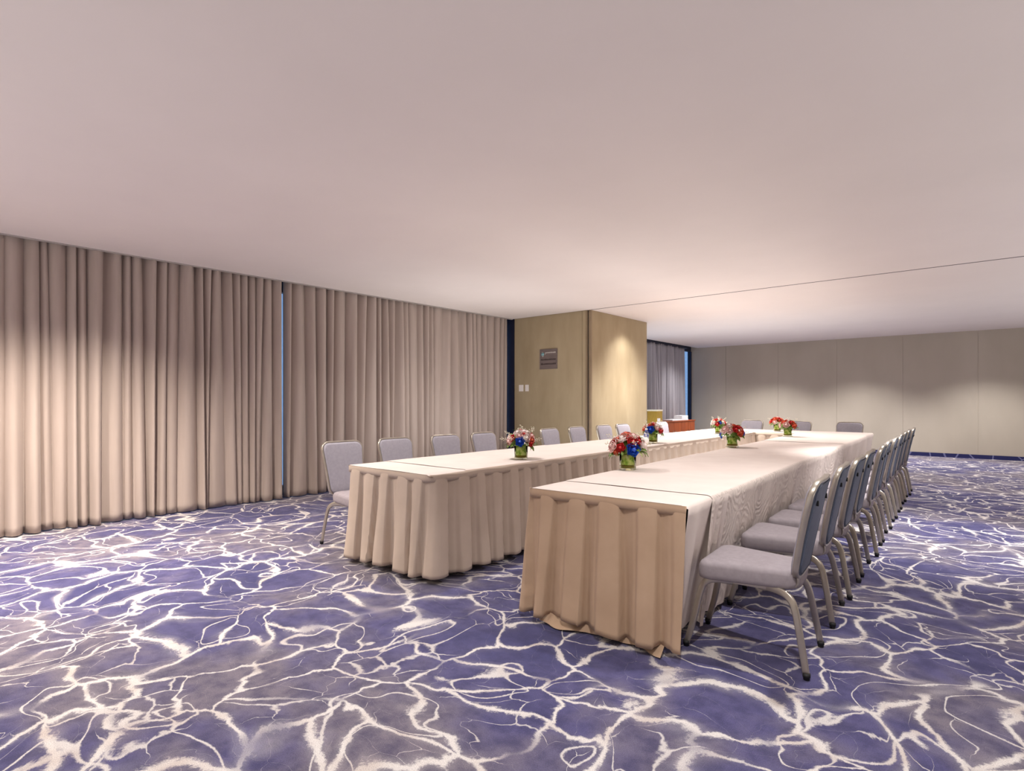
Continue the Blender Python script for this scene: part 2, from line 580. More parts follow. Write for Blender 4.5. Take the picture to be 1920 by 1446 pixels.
def curtain(xc, y0, y1, ztop, zbot, spacing, amp, seed, label, mat='curtain_fabric', lean=0.0, folds=None, group=None):
    me = curtain_mesh('curtain', xc, y0, y1, ztop, zbot, spacing, amp, seed, lean, folds)
    o = link('curtain', me, mat)
    sm = o.modifiers.new('thickness', 'SOLIDIFY')
    sm.thickness = 0.004
    return tag(o, label, 'curtain', group)

G = 'floor-length curtains along the long window wall'
ZT = CZ + 0.09
curtain(-7.02, -4.9, 0.935, ZT, 0.012, 0.22, 0.13, 3, 'taupe curtain cut off by the left edge of the picture', group=G)
fl = [0.905, 1.065, 1.18, 1.24, 1.39, 1.47, 1.55, 1.70, 1.873, 1.95, 2.05, 2.2, 2.295, 2.43, 2.583, 2.66, 2.758, 2.88, 3.0, 3.10, 3.197, 3.30, 3.398, 3.50, 3.615]
curtain(-7.04, 0.905, 3.615, ZT, 0.012, 0.14, 0.125, 11, 'taupe curtain with warm light on it, left of the narrow blue gap', lean=0.03, folds=fl, group=G)
curtain(-7.05, 3.672, 8.09, ZT, 0.014, 0.155, 0.125, 21, 'taupe curtain behind the row of chairs, right of the narrow blue gap', group=G)
curtain(-6.74, 13.10, 15.42, CZ - 0.05, 0.02, 0.17, 0.16, 31, 'grey-violet curtain in the far corner behind the wooden sideboard', mat='curtain_grey')
struct(box('trim_3', (-6.80, 12.0, CZ - 0.06), (-6.70, 15.5, CZ - 0.01), 'window_frame_navy'))

# ------------------------------------------------------------------ wall fittings on the column face
YF = YS
pl = thing('wall_plaque', 'square grey metal plaque with emblem and dark lettering on the olive wall', 'plaque', (-6.135, YF, 1.845))
box('plate', (-0.198, -0.012, 0), (0.198, 0, 0.362), 'plaque_metal', pl, 0.002)
em = link('emblem', lathe('emblem', [(0.001, 0), (0.034, 0), (0.034, 0.003), (0.001, 0.003)], 20), 'plaque_teal', pl, (-0.128, -0.0121, 0.272), (R(90), 0, 0))
link('emblem_swirl', lathe('emblem_swirl', [(0.001, 0), (0.016, 0), (0.016, 0.002), (0.001, 0.002)], 16), 'plaque_pale', em, (0.006, -0.036, 0.001))
link('emblem_swirl', lathe('emblem_swirl', [(0.001, 0), (0.013, 0), (0.013, 0.002), (0.001, 0.002)], 16), 'plaque_pale', em, (-0.006, 0.034, 0.001))
rg = random.Random(8)
def lettering(x0, x1, z, h, mat, big_ends=False):
    x = x0
    V, F = [], []
    while x < x1 - 0.006:
        w = rg.uniform(0.008, 0.015)
        hh = h * (1.0 if rg.random() > 0.25 else 0.8)
        b0 = len(V)
        x2 = min(x + w, x1)
        V += [(x, -0.0135, z), (x2, -0.0135, z), (x2, -0.0135, z + hh), (x, -0.0135, z + hh),
              (x, -0.011, z), (x2, -0.011, z), (x2, -0.011, z + hh), (x, -0.011, z + hh)]
        F += [(b0, b0 + 1, b0 + 2, b0 + 3), (b0 + 1, b0 + 5, b0 + 6, b0 + 2), (b0 + 4, b0, b0 + 3, b0 + 7), (b0 + 3, b0 + 2, b0 + 6, b0 + 7), (b0 + 4, b0 + 5, b0 + 1, b0)]
        x += w + rg.uniform(0.003, 0.006)
    return link('lettering', mesh('lettering', V, F), mat, pl)
lettering(-0.065, 0.165, 0.285, 0.022, 'plaque_pale')
lettering(-0.075, -0.05, 0.265, 0.03, 'plaque_pale')
lettering(-0.165, 0.175, 0.158, 0.030, 'plaque_ink')
lettering(-0.165, 0.175, 0.078, 0.030, 'plaque_ink')

for x, w, lab in ((-6.775, 0.052, 'wider white light switch plate nearest the curtain on the olive wall'), (-6.634, 0.040, 'narrower white light switch plate below the grey plaque')):
    sw = thing('light_switch', lab, 'switch', (x, YF, 1.45))
    box('plate', (-w, -0.008, 0), (w, 0, 0.122), 'white_plastic', sw, 0.003)
    for dx in ((-0.022, 0.022) if w > 0.045 else (0,)):
        box('rocker', (dx - 0.013, -0.012, 0.035), (dx + 0.013, -0.007, 0.09), 'white_plastic', sw, 0.002)

# ------------------------------------------------------------------ tables, cloths, skirts
TZ = 0.755
class Frame:
    def __init__(s, ox, oy, deg):
        s.o = Vector((ox, oy, 0)); s.r = R(deg)
        s.b = Vector((math.cos(s.r), math.sin(s.r), 0))     # across
        s.a = Vector((-math.sin(s.r), math.cos(s.r), 0))    # along
    def p(s, u, v, z=0.0):
        q = s.o + s.b * u + s.a * v
        return Vector((q.x, q.y, z))

FL = Frame(-3.95, 2.60, 0.5); WL = 0.97; LL = 7.0
FR = Frame(-2.10, 2.62, 2.5); WR = 0.945; LR = 7.04
FF = Frame(-4.03, 9.68, 0.15); WF = 2.52; LF = 0.97   # head table: across = 2.52, along = .97

def table(fr, u0, u1, v0, v1, label):
    t = thing('banquet_table', label, 'table', fr.p((u0 + u1) / 2, (v0 + v1) / 2), fr.r, 'folding tables under the cloths')
    hw, hl = (u1 - u0) / 2 - 0.012, (v1 - v0) / 2 - 0.006
    box('tabletop', (-hw, -hl, TZ - 0.03), (hw, hl, TZ - 0.004), 'table_laminate', t, 0.004)
    for sx in (-1, 1):
        for sy in (-1, 1):
            x, y = sx * (hw - 0.10), sy * (hl - 0.16)
            box('leg', (x - 0.014, y - 0.014, 0), (x + 0.014, y + 0.014, TZ - 0.03), 'table_steel', t)

for i, (a, b_) in enumerate(((0, 2.33), (2.33, 4.66), (4.66, 7.0))):
    table(FL, 0, WL, a, b_, ('first', 'second', 'third')[i] + ' draped table from the near end of the left-hand row')
for i, (a, b_) in enumerate(((0, 2.34), (2.34, 4.69), (4.69, 7.0))):
    table(FR, 0, WR, a, b_, ('first', 'second', 'third')[i] + ' draped table from the near end of the right-hand row')
table(FF, 0, WF, 0, LF, 'draped head table across the far end, below the grey back wall')

rgc = random.Random(17)
def cloth(fr, u0, u1, v0, v1, z, drop_left, drop_right, drop_near, drop_far, mat, label, seed, tuck=0.0):
    """table cloth: flat top and soft drops on the chosen sides"""
    rg = random.Random(seed)
    ph = [rg.uniform(0, 6.28) for _ in range(6)]
    bm = bmesh.new()
    r = 0.018
    du = 0.03
    sec = []   # cross section: (u, z offset, hang 0..1, side)
    if drop_left:
        nd = 16
        for k in range(nd + 1):
            t = 1 - k / nd
            sec.append((u0 - 0.004, -r - (drop_left - r) * t, t, -1))
        sec.append((u0 + 0.002, -0.006, 0, 0))
    nu = 10
    for k in range(nu + 1):
        sec.append((u0 + r * (1 if drop_left else 0) + (u1 - u0 - r * (bool(drop_left) + bool(drop_right))) * k / nu, 0, 0, 0))
    if drop_right:
        sec.append((u1 - 0.002, -0.006, 0, 0))
        nd = 16
        for k in range(nd + 1):
            t = k / nd
            sec.append((u1 + 0.004, -r - (drop_right - r) * t, t, 1))
    nv = max(2, int((v1 - v0) / 0.022))
    grid = []
    for j in range(nv + 1):
        v = v0 + (v1 - v0) * j / nv
        row = []
        for (u, dz, t, sd) in sec:
            uu = u
            zz = z + dz
            vv = v
            if sd:
                if v0 < 0:
                    vv = max(v, 0.07 if sd < 0 else -0.004)
                f = 0.0
                f += 0.012 * math.sin(9.0 * v + ph[0]) + 0.010 * math.sin(17.0 * v + ph[1] + 2.0 * t) + 0.005 * math.sin(41 * v + ph[2])
                endp = min(v - v0, v1 - v) / 0.42
                if endp < 1:
                    f += 0.034 * (1 - endp) * math.sin(40 * (v - v0) + ph[3])
                uu = u + sd * (0.006 - (0.105 + tuck) * t + f * t ** 0.7)
            else:
                zz += 0.0010 * math.sin(7 * v + ph[4]) * math.sin(9 * u + ph[5]) + 0.001
            row.append(bm.verts.new(fr.p(uu, vv, zz)))
        grid.append(row)
    for j in range(nv):
        for k in range(len(sec) - 1):
            f = bm.faces.new((grid[j][k], grid[j][k + 1], grid[j + 1][k + 1], grid[j + 1][k]))
            f.smooth = True
            f.material_index = 1 if (sec[k][3] == 1 or sec[k + 1][3] == 1) else 0
    bmesh.ops.recalc_face_normals(bm, faces=bm.faces)
    me = bpy.data.meshes.new('tablecloth')
    bm.to_mesh(me)
    bm.free()
    me.materials.append(MATS['cloth_top'])
    me.materials.append(MATS[mat])
    o = link('tablecloth', me)
    return tag(o, label, 'tablecloth', 'cloths over the tables')

# right-hand row: the outer side hangs to the carpet
cloth(FR, 0, WR, -0.021, 0.62, TZ + 0.002, 0.70, 0.715, 0, 0, 'cloth_top', 'plain pale tablecloth showing as a strip above the tan pleated end skirt', 1, tuck=0.025)
cloth(FR, 0, WR, 0.345, 2.72, TZ + 0.006, 0.70, 0.72, 0, 0, 'cloth_jacquard', 'pale tablecloth with the embossed wavy side beside the nearest chairs', 2)
cloth(FR, 0, WR, 2.70, 5.02, TZ + 0.0025, 0.70, 0.72, 0, 0, 'cloth_jacquard', 'middle tablecloth of the right-hand row, between two cross seams', 3)
cloth(FR, 0, WR, 5.00, 7.04, TZ + 0.006, 0.70, 0.72, 0, 0, 'cloth_top', 'farthest tablecloth of the right-hand row, up to the head table', 4)
cloth(FL, 0, WL, -0.021, 0.50, TZ + 0.002, 0.70, 0.03, 0, 0, 'cloth_band', 'short strip of pale tablecloth on the near end of the left-hand row', 5)
cloth(FL, 0, WL, 0.345, 2.58, TZ + 0.006, 0.70, 0.03, 0, 0, 'cloth_band', 'pale tablecloth under the nearest vase of the left-hand row', 6)
cloth(FL, 0, WL, 2.56, 7.02, TZ + 0.0025, 0.70, 0.03, 0, 0, 'cloth_band', 'long pale tablecloth on the far part of the left-hand row', 7)
# head table cloth (frame turned so that its right side is the far right end)
FH = Frame(-4.03, 9.68, 0.15)
cloth(FH, 0, WF, 0.0, LF, TZ + 0.001, 0.70, 0.71, 0, 0, 'cloth_top', 'pale tablecloth on the head table at the far end', 8)

def skirt(path, normals, zt, zb, spacing, amp, flare, seed, mat, label, group, band=True, lining_drop=None):
    """pleated skirt along a polyline of (point, outward normal); box pleats that open towards the hem"""
    rg = random.Random(seed)
    # resample
    pts = []
    L = 0
    ds = 0.006
    for i in range(len(path) - 1):
        a, b_ = path[i], path[i + 1]
        n0, n1 = normals[i], normals[i + 1]
        d = (b_ - a).length
        k = max(1, int(d / ds))
        for j in range(k):
            t = j / k
            n = n0 * (1 - t) + n1 * t
            n.normalize()
            pts.append((a + (b_ - a) * t, n, L + d * t))
        L += d
    pts.append((path[-1], normals[-1], L))
    pl_ = [0.0]
    while pl_[-1] < L:
        pl_.append(pl_[-1] + spacing * rg.uniform(0.82, 1.18))
    n = len(pl_)
    wob = [rg.uniform(-0.2, 0.2) * spacing for _ in range(n + 1)]
    da = [rg.uniform(0.7, 1.25) for _ in range(n + 1)]
    dd = [rg.uniform(0.30, 0.44) for _ in range(n + 1)]
    dz = [rg.uniform(-0.004, 0.008) for _ in range(n + 1)]
    rows = 26
    V, F = [], []
    def sst(x):
        x = max(0.0, min(1.0, x))
        return x * x * (3 - 2 * x)
    for k in range(rows + 1):
        v = k / rows
        for (p, nn, s) in pts:
            w = v ** 0.9
            i = 0
            # locate pleat in warped coordinates
            while i + 1 < n - 1 and pl_[i + 1] + wob[i + 1] * w < s:
                i += 1
            p0 = pl_[i] + wob[i] * w
            p1 = pl_[i + 1] + wob[i + 1] * w
            t = (s - p0) / max(0.01, p1 - p0)
            g = dd[i]
            # raised face from g to 1, recessed channel from 0 to g; sharp left fold
            if t < g:
                prof = 1.0 - sst(t / 0.05) if t < 0.05 else 0.55 * sst((t - 0.05) / (g - 0.05)) ** 1.3
            else:
                q = (t - g) / (1 - g)
                prof = 0.55 + 0.45 * sst(q / 0.22) + 0.18 * math.sin(math.pi * q)
            if i == 0 and t < 0.05:
                prof = max(prof, 0.8)
            A = (0.020 * min(1.0, v / 0.07) + amp * w) * da[i]
            off = 0.006 + flare * (v ** 1.25) + A * (prof - 0.6) + 0.005 * math.sin(23 * s + 5 * v) * v
            q = p + nn * off
            z = zt + (zb + dz[i] * v + 0.006 * math.sin(9 * s + seed) - zt) * v
            V.append((q.x, q.y, z))
    c = len(pts)
    for k in range(rows):
        for j in range(c - 1):
            a = k * c + j
            F.append((a, a + c, a + c + 1, a + 1))
    o = tag(link('table_skirt', mesh('table_skirt', V, F, True), mat), label, 'table skirt', group)
    m = o.modifiers.new('thickness', 'SOLIDIFY'); m.thickness = 0.003
    if band:
        V, F = [], []
        for z in (zt + 0.002, zt - 0.024, zt - 0.048):
            for (p, nn, s) in pts:
                q = p + nn * (0.0145 + 0.002 * math.sin(14 * s + seed) * (zt - z) / 0.048)
                V.append((q.x, q.y, z))
        for k in range(2):
            for j in range(c - 1):
                a = k * c + j
                F.append((a, a + c, a + c + 1, a + 1))
        bb = link('band', mesh('band', V, F, True), mat, o)
        m = bb.modifiers.new('thickness', 'SOLIDIFY'); m.thickness = 0.002
    return o

def corner(fr, u, v, a0, a1, rad):
    """arc round a corner centre, angles in the frame; returns points and normals"""
    P, N = [], []
    for k in range(9):
        a = R(a0 + (a1 - a0) * k / 8)
        n = fr.b * math.cos(a) + fr.a * math.sin(a)
        P.append(fr.p(u, v, 0) + n * rad)
        N.append(n)
    return P, N

GS = 'pleated skirts around the tables'
# right-hand row: near end only
cp, cn = corner(FR, 0.03, 0.03, 200, 270, 0.036)
P = cp + [FR.p(WR + 0.004, -0.006)]
N = cn + [-FR.a]
sk = skirt(P, N, TZ - 0.001, 0.045, 0.185, 0.050, 0.050, 5, 'skirt_tan', 'tan pleated skirt closing the near end of the right-hand row', GS)
# trailing hem of the under layer
V, F = [], []
cols = 60
for k in range(7):
    v = k / 6
    for j in range(cols + 1):
        s = j / cols
        sag = max(0.0, math.sin(math.pi * 2.1 * s + 0.5)) * 0.05 + max(0.0, math.sin(math.pi * 3.0 * s - 1.0)) * 0.02
        q = FR.p(0.10 + (WR - 0.20) * s, 0.0 - 0.012 - (0.02 + sag) * v)
        V.append((q.x, q.y, 0.07 + (0.012 - 0.07) * v + 0.004 * math.sin(25 * s)))
for k in range(6):
    for j in range(cols):
        a = k * (cols + 1) + j
        F.append((a, a + cols + 1, a + cols + 2, a + 1))
link('under_hem', mesh('under_hem', V, F, True), 'skirt_tan', sk)

# left-hand row: outer corner, near end, rounded corner, inner side
cp0, cn0 = corner(FL, 0.03, 0.03, 180, 270, 0.036)
cp1, cn1 = corner(FL, WL - 0.05, 0.05, -90, 0, 0.056)
P = cp0 + cp1 + [FL.p(WL + 0.006, 0.10), FL.p(WL + 0.006, LL + 0.07)]
N = cn0 + cn1 + [FL.b, FL.b]
skirt(P, N, TZ - 0.002, 0.048, 0.195, 0.055, 0.040, 9, 'skirt_cloth', 'beige pleated skirt round the near end and inner side of the left-hand row', GS)
# head table inner side
P = [FF.p(0.98, -0.006), FF.p(WF - 0.8, -0.006)]
skirt(P, [-FF.a, -FF.a], TZ - 0.002, 0.03, 0.20, 0.03, 0.04, 13, 'skirt_cloth', 'beige pleated skirt on the inner side of the head table', GS)

# ------------------------------------------------------------------ chairs
def outline(w_top, w_bot, z0, z1, rad, inset=0.0, k=6):
    """rounded trapezium in x,z"""
    z0 += inset; z1 -= inset
    wt, wb_ = w_top / 2 - inset, w_bot / 2 - inset
    rd = max(0.01, rad - inset)
    pts = []
    for cx, cz, a0 in ((wt - rd, z1 - rd, 0), (-wt + rd, z1 - rd, 90), (-wb_ + rd, z0 + rd, 180), (wb_ - rd, z0 + rd, 270)):
        for i in range(k + 1):
            a = R(a0 + 90 * i / k)
            pts.append((cx + rd * math.cos(a), cz + rd * math.sin(a)))
    return pts

BZ0, BZ1 = 0.435, 0.897
def back_y(x, z):
    t = (z - BZ0)
    return -0.235 - 0.15 * t - 0.12 * t * t + 0.35 * x * x

def fill_panel(name, inset, front, bulge, y0):
    loops = []
    steps = 5
    o = outline(0.405, 0.345, BZ0, BZ1, 0.065, inset)
    cz = (BZ0 + BZ1) / 2
    s = 1 if front else -1
    rim = [(x, back_y(x, z) + s * 0.0, z) for x, z in o]
    loops.append([Vector(p) for p in rim])
    for i in range(steps):
        q = i / (steps - 1)
        sc = 1 - 0.02 * i - (0.86 * max(0, q - 0.2) / 0.8)
        h = bulge * math.sin(min(1, (i + 1) / 2.6) * math.pi / 2)
        L = []
        for x, z in o:
            xx, zz = x * sc, cz + (z - cz) * sc
            L.append(Vector((xx, back_y(xx, zz) + s * (y0 + h), zz)))
        loops.append(L)
    me = loft(name, loops, False, True)
    if front:
        me.flip_normals()
    return me

def leg_path(front):
    if front:
        return catmull([(.135, .06, .366), (.15, .13, .366), (.160, .178, .352), (.1665, .208, .305), (.174, .243, .15), (.180, .280, .014)], 5)
    return catmull([(.125, -.07, .366), (.150, -.145, .366), (.172, -.200, .350), (.187, -.232, .300), (.203, -.262, .15), (.215, -.285, .014)], 5)

def make_chair():
    c = thing('banquet_chair', 'chair', 'chair')
    # seat
    loops = []
    k = 5
    def seat_loop(sc, z):
        pts = []
        wf, wr, y0, y1, rf, rr = 0.225, 0.165, -0.245, 0.215, 0.05, 0.085
        for cx, cy, a0, rd in ((wf - rf, y1 - rf, 0, rf), (-wf + rf, y1 - rf, 90, rf), (-wr + rr, y0 + rr, 180, rr), (wr - rr, y0 + rr, 270, rr)):
            for i in range(k + 1):
                a = R(a0 + 90 * i / k)
                x, y = cx + rd * math.cos(a), cy + rd * math.sin(a)
                # widest ahead of the middle
                pts.append((x, y))
        L = []
        for x, y in pts:
            d = math.hypot(x, y)
            f = (d - sc) / d
            L.append(Vector((x * f, y * f, z)))
        return L
    for ins, z in ((0.02, 0.374), (0.004, 0.380), (0.0, 0.400), (0.002, 0.438), (0.012, 0.455), (0.035, 0.463), (0.10, 0.468), (0.17, 0.469)):
        loops.append(seat_loop(ins, z))
    link('seat', loft('seat', loops), 'seat_fabric', c)
    box('seat_frame', (-0.145, -0.17, 0.355), (0.145, 0.16, 0.376), 'champagne_metal', c, 0.004)
    # back
    path = [Vector((x, back_y(x, z), z)) for x, z in outline(0.405, 0.345, BZ0, BZ1, 0.065, 0.0)]
    # densify straight runs
    dense = []
    for i, p in enumerate(path):
        q = path[(i + 1) % len(path)]
        n = max(1, int((q - p).length / 0.05))
        for j in range(n):
            t = j / n
            m = p.lerp(q, t)
            dense.append(Vector((m.x, back_y(m.x, m.z), m.z)))
    link('back_frame', sweep('back_frame', dense, rrect(0.028, 0.016, 0.35), Vector((0, 1, 0)), closed=True), 'champagne_metal', c)
    link('back_cushion', fill_panel('back_cushion', 0.008, True, 0.016, 0.012), 'back_fabric', c)
    sh = link('back_shell', fill_panel('back_shell', 0.008, False, 0.006, 0.012), 'slate_shell', c)
    pp = []
    for x, z in outline(0.405, 0.345, BZ0, BZ1, 0.065, 0.016):
        pp.append(Vector((x, back_y(x, z) - 0.0165, z)))
    link('piping', sweep('piping', pp, rrect(0.007, 0.007, 0.5, 1), Vector((0, 1, 0)), closed=True), 'slate_piping', sh)
    bd = box_data('bumper', (-0.006, -0.010, -0.012), (0.006, 0.0, 0.012), 0.002)
    for sx in (-1, 1):
        z = 0.795
        link('bumper', bd, 'black_rubber', c, (sx * 0.135, back_y(0.135, z) - 0.016, z))
    for sx in (-1, 1):
        br = catmull([(sx * .105, -.10, .368), (sx * .112, -.19, .372), (sx * .122, -.232, .398), (sx * .128, back_y(.128, .45), .455)], 4)
        link('back_bracket', sweep('back_bracket', br, rrect(0.022, 0.010, 0.35, 1)), 'champagne_metal', c)
    for front in (True, False):
        for sx in (-1, 1):
            pth = [Vector((sx * p.x, p.y, p.z)) for p in leg_path(front)]
            lg = link('leg', sweep('leg', pth, rrect(0.020, 0.036, 0.32), taper=lambda t: 1.05 - 0.22 * t), 'champagne_metal', c)
            e = pth[-1]
            link('glide', lathe('glide', [(0.001, 0), (0.013, 0), (0.0145, 0.004), (0.0145, 0.012), (0.017, 0.014), (0.017, 0.030), (0.001, 0.030)], 12), 'black_rubber', lg, (e.x, e.y, 0.0))
    return c

def copy_tree(o, parent=None):
    n = o.copy()
    COL.objects.link(n)
    n.parent = parent
    for ch in list(o.children):
        copy_tree(ch, n)
    return n

proto = make_chair()
first = [True]
def put_chair(x, y, deg, label, group):
    o = proto if first[0] else copy_tree(proto)
    first[0] = False
    o.location = (x, y, 0)
    o.rotation_euler = (0, 0, R(deg))
    tag(o, label, 'chair', group)

ordn = ['nearest', 'second', 'third', 'fourth', 'fifth', 'sixth', 'seventh', 'eighth', 'ninth', 'tenth', 'eleventh and farthest']
rg = random.Random(2)
ys = [3.018, 3.757, 4.344, 4.938, 5.631, 6.218, 6.883, 7.520, 8.17, 8.80, 9.44]
for i, y in enumerate(ys):
    x = -0.674 - (y - 3.0) * 0.0375 - 0.285 + (0.0 if i < 3 else 0)
    xo = [0, -.012, 0, -.005, .012, .0, .004, .006, .0, .0, .012][i]
    lab = ('nearest grey chair of the right-hand row, seat wholly in view' if i == 0 else
           f'{ordn[i]} chair from the near end of the right-hand row, seen from behind')
    put_chair(x + xo, y, 90 + 3.5 + rg.uniform(-1, 1), lab, 'chairs along the right-hand row of tables')
lys = [2.915, 3.521, 4.197, 4.804, 6.095, 6.746, 7.471, 8.041, 9.436]
lord = ['grey chair at the near end of the left-hand row, with one leg showing'] + [
    f'{w} chair back showing above the left-hand table, {t}' for w, t in (
        ('second', 'in front of the curtain'), ('third', 'in front of the curtain'), ('fourth', 'just left of the nearest bouquet there'),
        ('fifth', 'in front of the olive wall'), ('sixth', 'beside the corner trim of the olive wall'),
        ('seventh', 'in front of the lit column side'), ('eighth', 'in front of the lit column side'),
        ('last', 'beside the wooden sideboard'))]
for y, lab in zip(lys, lord):
    put_chair(-4.5 + 0.24 + (0.0), y, -90 + rg.uniform(-2, 2), lab, 'chairs along the left-hand row of tables')
for x, lab in ((-3.59, 'leftmost of the three chairs behind the head table'), (-2.755, 'middle chair behind the head table, partly hidden by red flowers'), (-1.945, 'rightmost of the three chairs behind the head table')):
    put_chair(x, 10.96, 180 + rg.uniform(-2, 2), lab, 'chairs behind the head table')

# ------------------------------------------------------------------ flower arrangements
def rose_data(name, mat, seed):
    rg = random.Random(seed)
    bm = bmesh.new()
    # bud
    bmesh.ops.create_icosphere(bm, subdivisions=1, radius=0.010, matrix=Matrix.Translation((0, 0, 0.012)))
    for ring, (n, rad, tilt, size) in enumerate(((3, 0.009, 12, 0.019), (4, 0.015, 32, 0.023), (5, 0.021, 56, 0.025))):
        for i in range(n):
            az = 2 * math.pi * (i / n) + ring * 0.6 + rg.uniform(-.15, .15)
            T = Matrix.Rotation(az, 4, 'Z') @ Matrix.Translation((rad * 0.45, 0, -0.004)) @ Matrix.Rotation(R(tilt + rg.uniform(-6, 6)), 4, 'Y')
            g = []
            for a in range(4):
                row = []
                for b_ in range(4):
                    s = b_ / 3 * 2 - 1
                    t = a / 3
                    wdt = size * 0.78 * math.sin(math.pi * (0.22 + 0.62 * t))
                    x = 0.006 * math.sin(math.pi * t) - 0.010 * s * s + (0.006 * t * t * t)
                    row.append(bm.verts.new(T @ Vector((x, s * wdt, t * size * (1.0 - 0.12 * s * s)))))
                g.append(row)
            for a in range(3):
                for b_ in range(3):
                    f = bm.faces.new((g[a][b_], g[a][b_ + 1], g[a + 1][b_ + 1], g[a + 1][b_]))
                    f.smooth = True
    me = bpy.data.meshes.new(name)
    bm.to_mesh(me)
    bm.free()
    me.materials.append(MATS[mat])
    return me

ROSE = {k: rose_data('rose', 'rose_' + k, i) for i, k in enumerate(('red', 'coral', 'pink', 'white', 'blue'))}

def leaf_data(mat, l=0.06, w=0.016):
    V, F = [], []
    for a in range(6):
        t = a / 5
        wd = w * math.sin(math.pi * min(1, t * 0.9 + 0.08)) ** 0.8
        for s in (-1, 0, 1):
            V.append((l * t, s * wd, 0.012 * math.sin(math.pi * t) - 0.004 * (s == 0) - 0.010 * t * t))
    for a in range(5):
        for b_ in range(2):
            q = a * 3 + b_
            F.append((q, q + 1, q + 4, q + 3))
    me = mesh('leaf', V, F, True)
    me.materials.append(MATS[mat])
    return me
LEAF = leaf_data('leaf_green')
LEAFP = leaf_data('leaf_pale', 0.05, 0.009)

def sprig_data(seed):
    rg = random.Random(seed)
    bm = bmesh.new()
    def stick(a, b_, r):
        a, b_ = Vector(a), Vector(b_)
        q = (b_ - a).to_track_quat('Z', 'Y').to_matrix().to_4x4()
        bmesh.ops.create_cone(bm, segments=4, radius1=r, radius2=r * .6, depth=(b_ - a).length, matrix=Matrix.Translation((a + b_) / 2) @ q)
    stick((0, 0, 0), (0, 0, 0.07), 0.0012)
    for i in range(6):
        z = 0.025 + 0.008 * i
        a = rg.uniform(0, 6.28)
        e = (0.014 * math.cos(a), 0.014 * math.sin(a), z + 0.012)
        stick((0, 0, z), e, 0.0008)
        bmesh.ops.create_icosphere(bm, subdivisions=1, radius=rg.uniform(0.0035, 0.0055), matrix=Matrix.Translation(e))
    me = bpy.data.meshes.new('sprig')
    bm.to_mesh(me)
    bm.free()
    me.materials.append(MATS['bud_cream'])
    return me
SPRIG = [sprig_data(i) for i in range(3)]

def vase_data(r, hgt, flared):
    if flared:
        prof = [(0.001, 0.0), (r * 1.16, 0.0), (r * 1.18, 0.008), (r * 1.10, 0.018), (r * .98, 0.035), (r * .94, hgt * .6), (r, hgt), (r - .004, hgt), (r * .94 - .004, hgt * .6), (r * .98 - .004, 0.035), (0.001, 0.014)]
    else:
        prof = [(0.001, 0.0), (r - .003, 0.0), (r, 0.004), (r, hgt), (r - .004, hgt), (r - .004, 0.012), (0.001, 0.010)]
    return lathe('vase', prof, 28, False)

def arrangement(x, y, rot_right, spec, label, seed, scale=1.0, flared=False, nleaf=24, nsprig=8, rad=0.058, hgt=0.115):
    """rot so that local -Y looks to the camera; spec = [(azimuth right of camera axis, elevation, colour, size)]"""
    rg = random.Random(seed)
    a = math.atan2(0 - y, 0 - x)      # direction to camera
    t = thing('flower_vase', label, 'flower vase', (x, y, TZ + 0.009), a + math.pi / 2, 'bouquets in round green vases')
    t.scale = (scale,) * 3
    link('vase', vase_data(rad, hgt, flared), 'vase_glass', t)
    link('leaf_lining', lathe('leaf_lining', [(0.001, 0.014), (rad * .9, 0.014), (rad * .86, hgt * .55), (rad * .90, hgt * .93), (0.001, hgt * .93)], 20), 'vase_leaf_lining', t)
    link('vase_foot', lathe('vase_foot', [(0.001, 0.0145), (rad * .915, 0.0145), (rad * .91, 0.034), (0.001, 0.034)], 20), 'vase_base', t)
    C = Vector((0, 0, hgt + 0.028))
    def place(az, el, rr=1.0):
        a_, e_ = R(az), R(el)
        d = Vector((math.sin(a_) * math.cos(e_), -math.cos(a_) * math.cos(e_), math.sin(e_)))
        return C + Vector((d.x * 0.112 * rr, d.y * 0.112 * rr, d.z * 0.102 * rr)), d
    for az, el, colr, sz in spec:
        p, d = place(az, el)
        o = link('rose', ROSE[colr], None, t, p)
        o.rotation_euler = d.to_track_quat('Z', 'Y').to_euler()
        o.scale = (sz * 1.12,) * 3
    # blooms on the side away from the camera
    for k in range(8):
        az, el = 105 + k * 22 + rg.uniform(-8, 8), rg.uniform(5, 50)
        p, d = place(az, el)
        o = link('rose', ROSE[rg.choice(['red', 'pink', 'white', 'coral'])], None, t, p)
        o.rotation_euler = d.to_track_quat('Z', 'Y').to_euler()
        o.scale = (1.05,) * 3
    link('foliage', lathe('foliage', [(0.001, hgt - .01), (rad * .8, hgt - .005), (0.092, hgt + .022), (0.088, hgt + .06), (0.055, hgt + .092), (0.001, hgt + .10)], 14), 'leaf_green', t)
    for k in range(nleaf):
        az = 360 * k / nleaf + rg.uniform(-10, 10)
        p, d = place(az, rg.uniform(-28, 0), 0.78)
        o = link('leaf', LEAF if k % 3 else LEAFP, None, t, p)
        o.rotation_euler = (rg.uniform(-.5, .5), R(rg.uniform(-15, 45)), math.atan2(d.y, d.x))
        o.scale = (rg.uniform(.8, 1.15),) * 3
    for k in range(nleaf // 2):
        p, d = place(rg.uniform(0, 360), rg.uniform(20, 70), 0.92)
        o = link('leaf', LEAF, None, t, p)
        o.rotation_euler = (rg.uniform(-.5, .5), R(rg.uniform(-50, -10)), math.atan2(d.y, d.x))
        o.scale = (rg.uniform(.6, .8),) * 3
    for k in range(nsprig):
        p, d = place(360 * k / nsprig + rg.uniform(-20, 20), rg.uniform(-5, 60), 0.95)
        o = link('sprig', SPRIG[k % 3], None, t, p)
        o.rotation_euler = (d + Vector((0, 0, .25))).to_track_quat('Z', 'Y').to_euler()
    return t

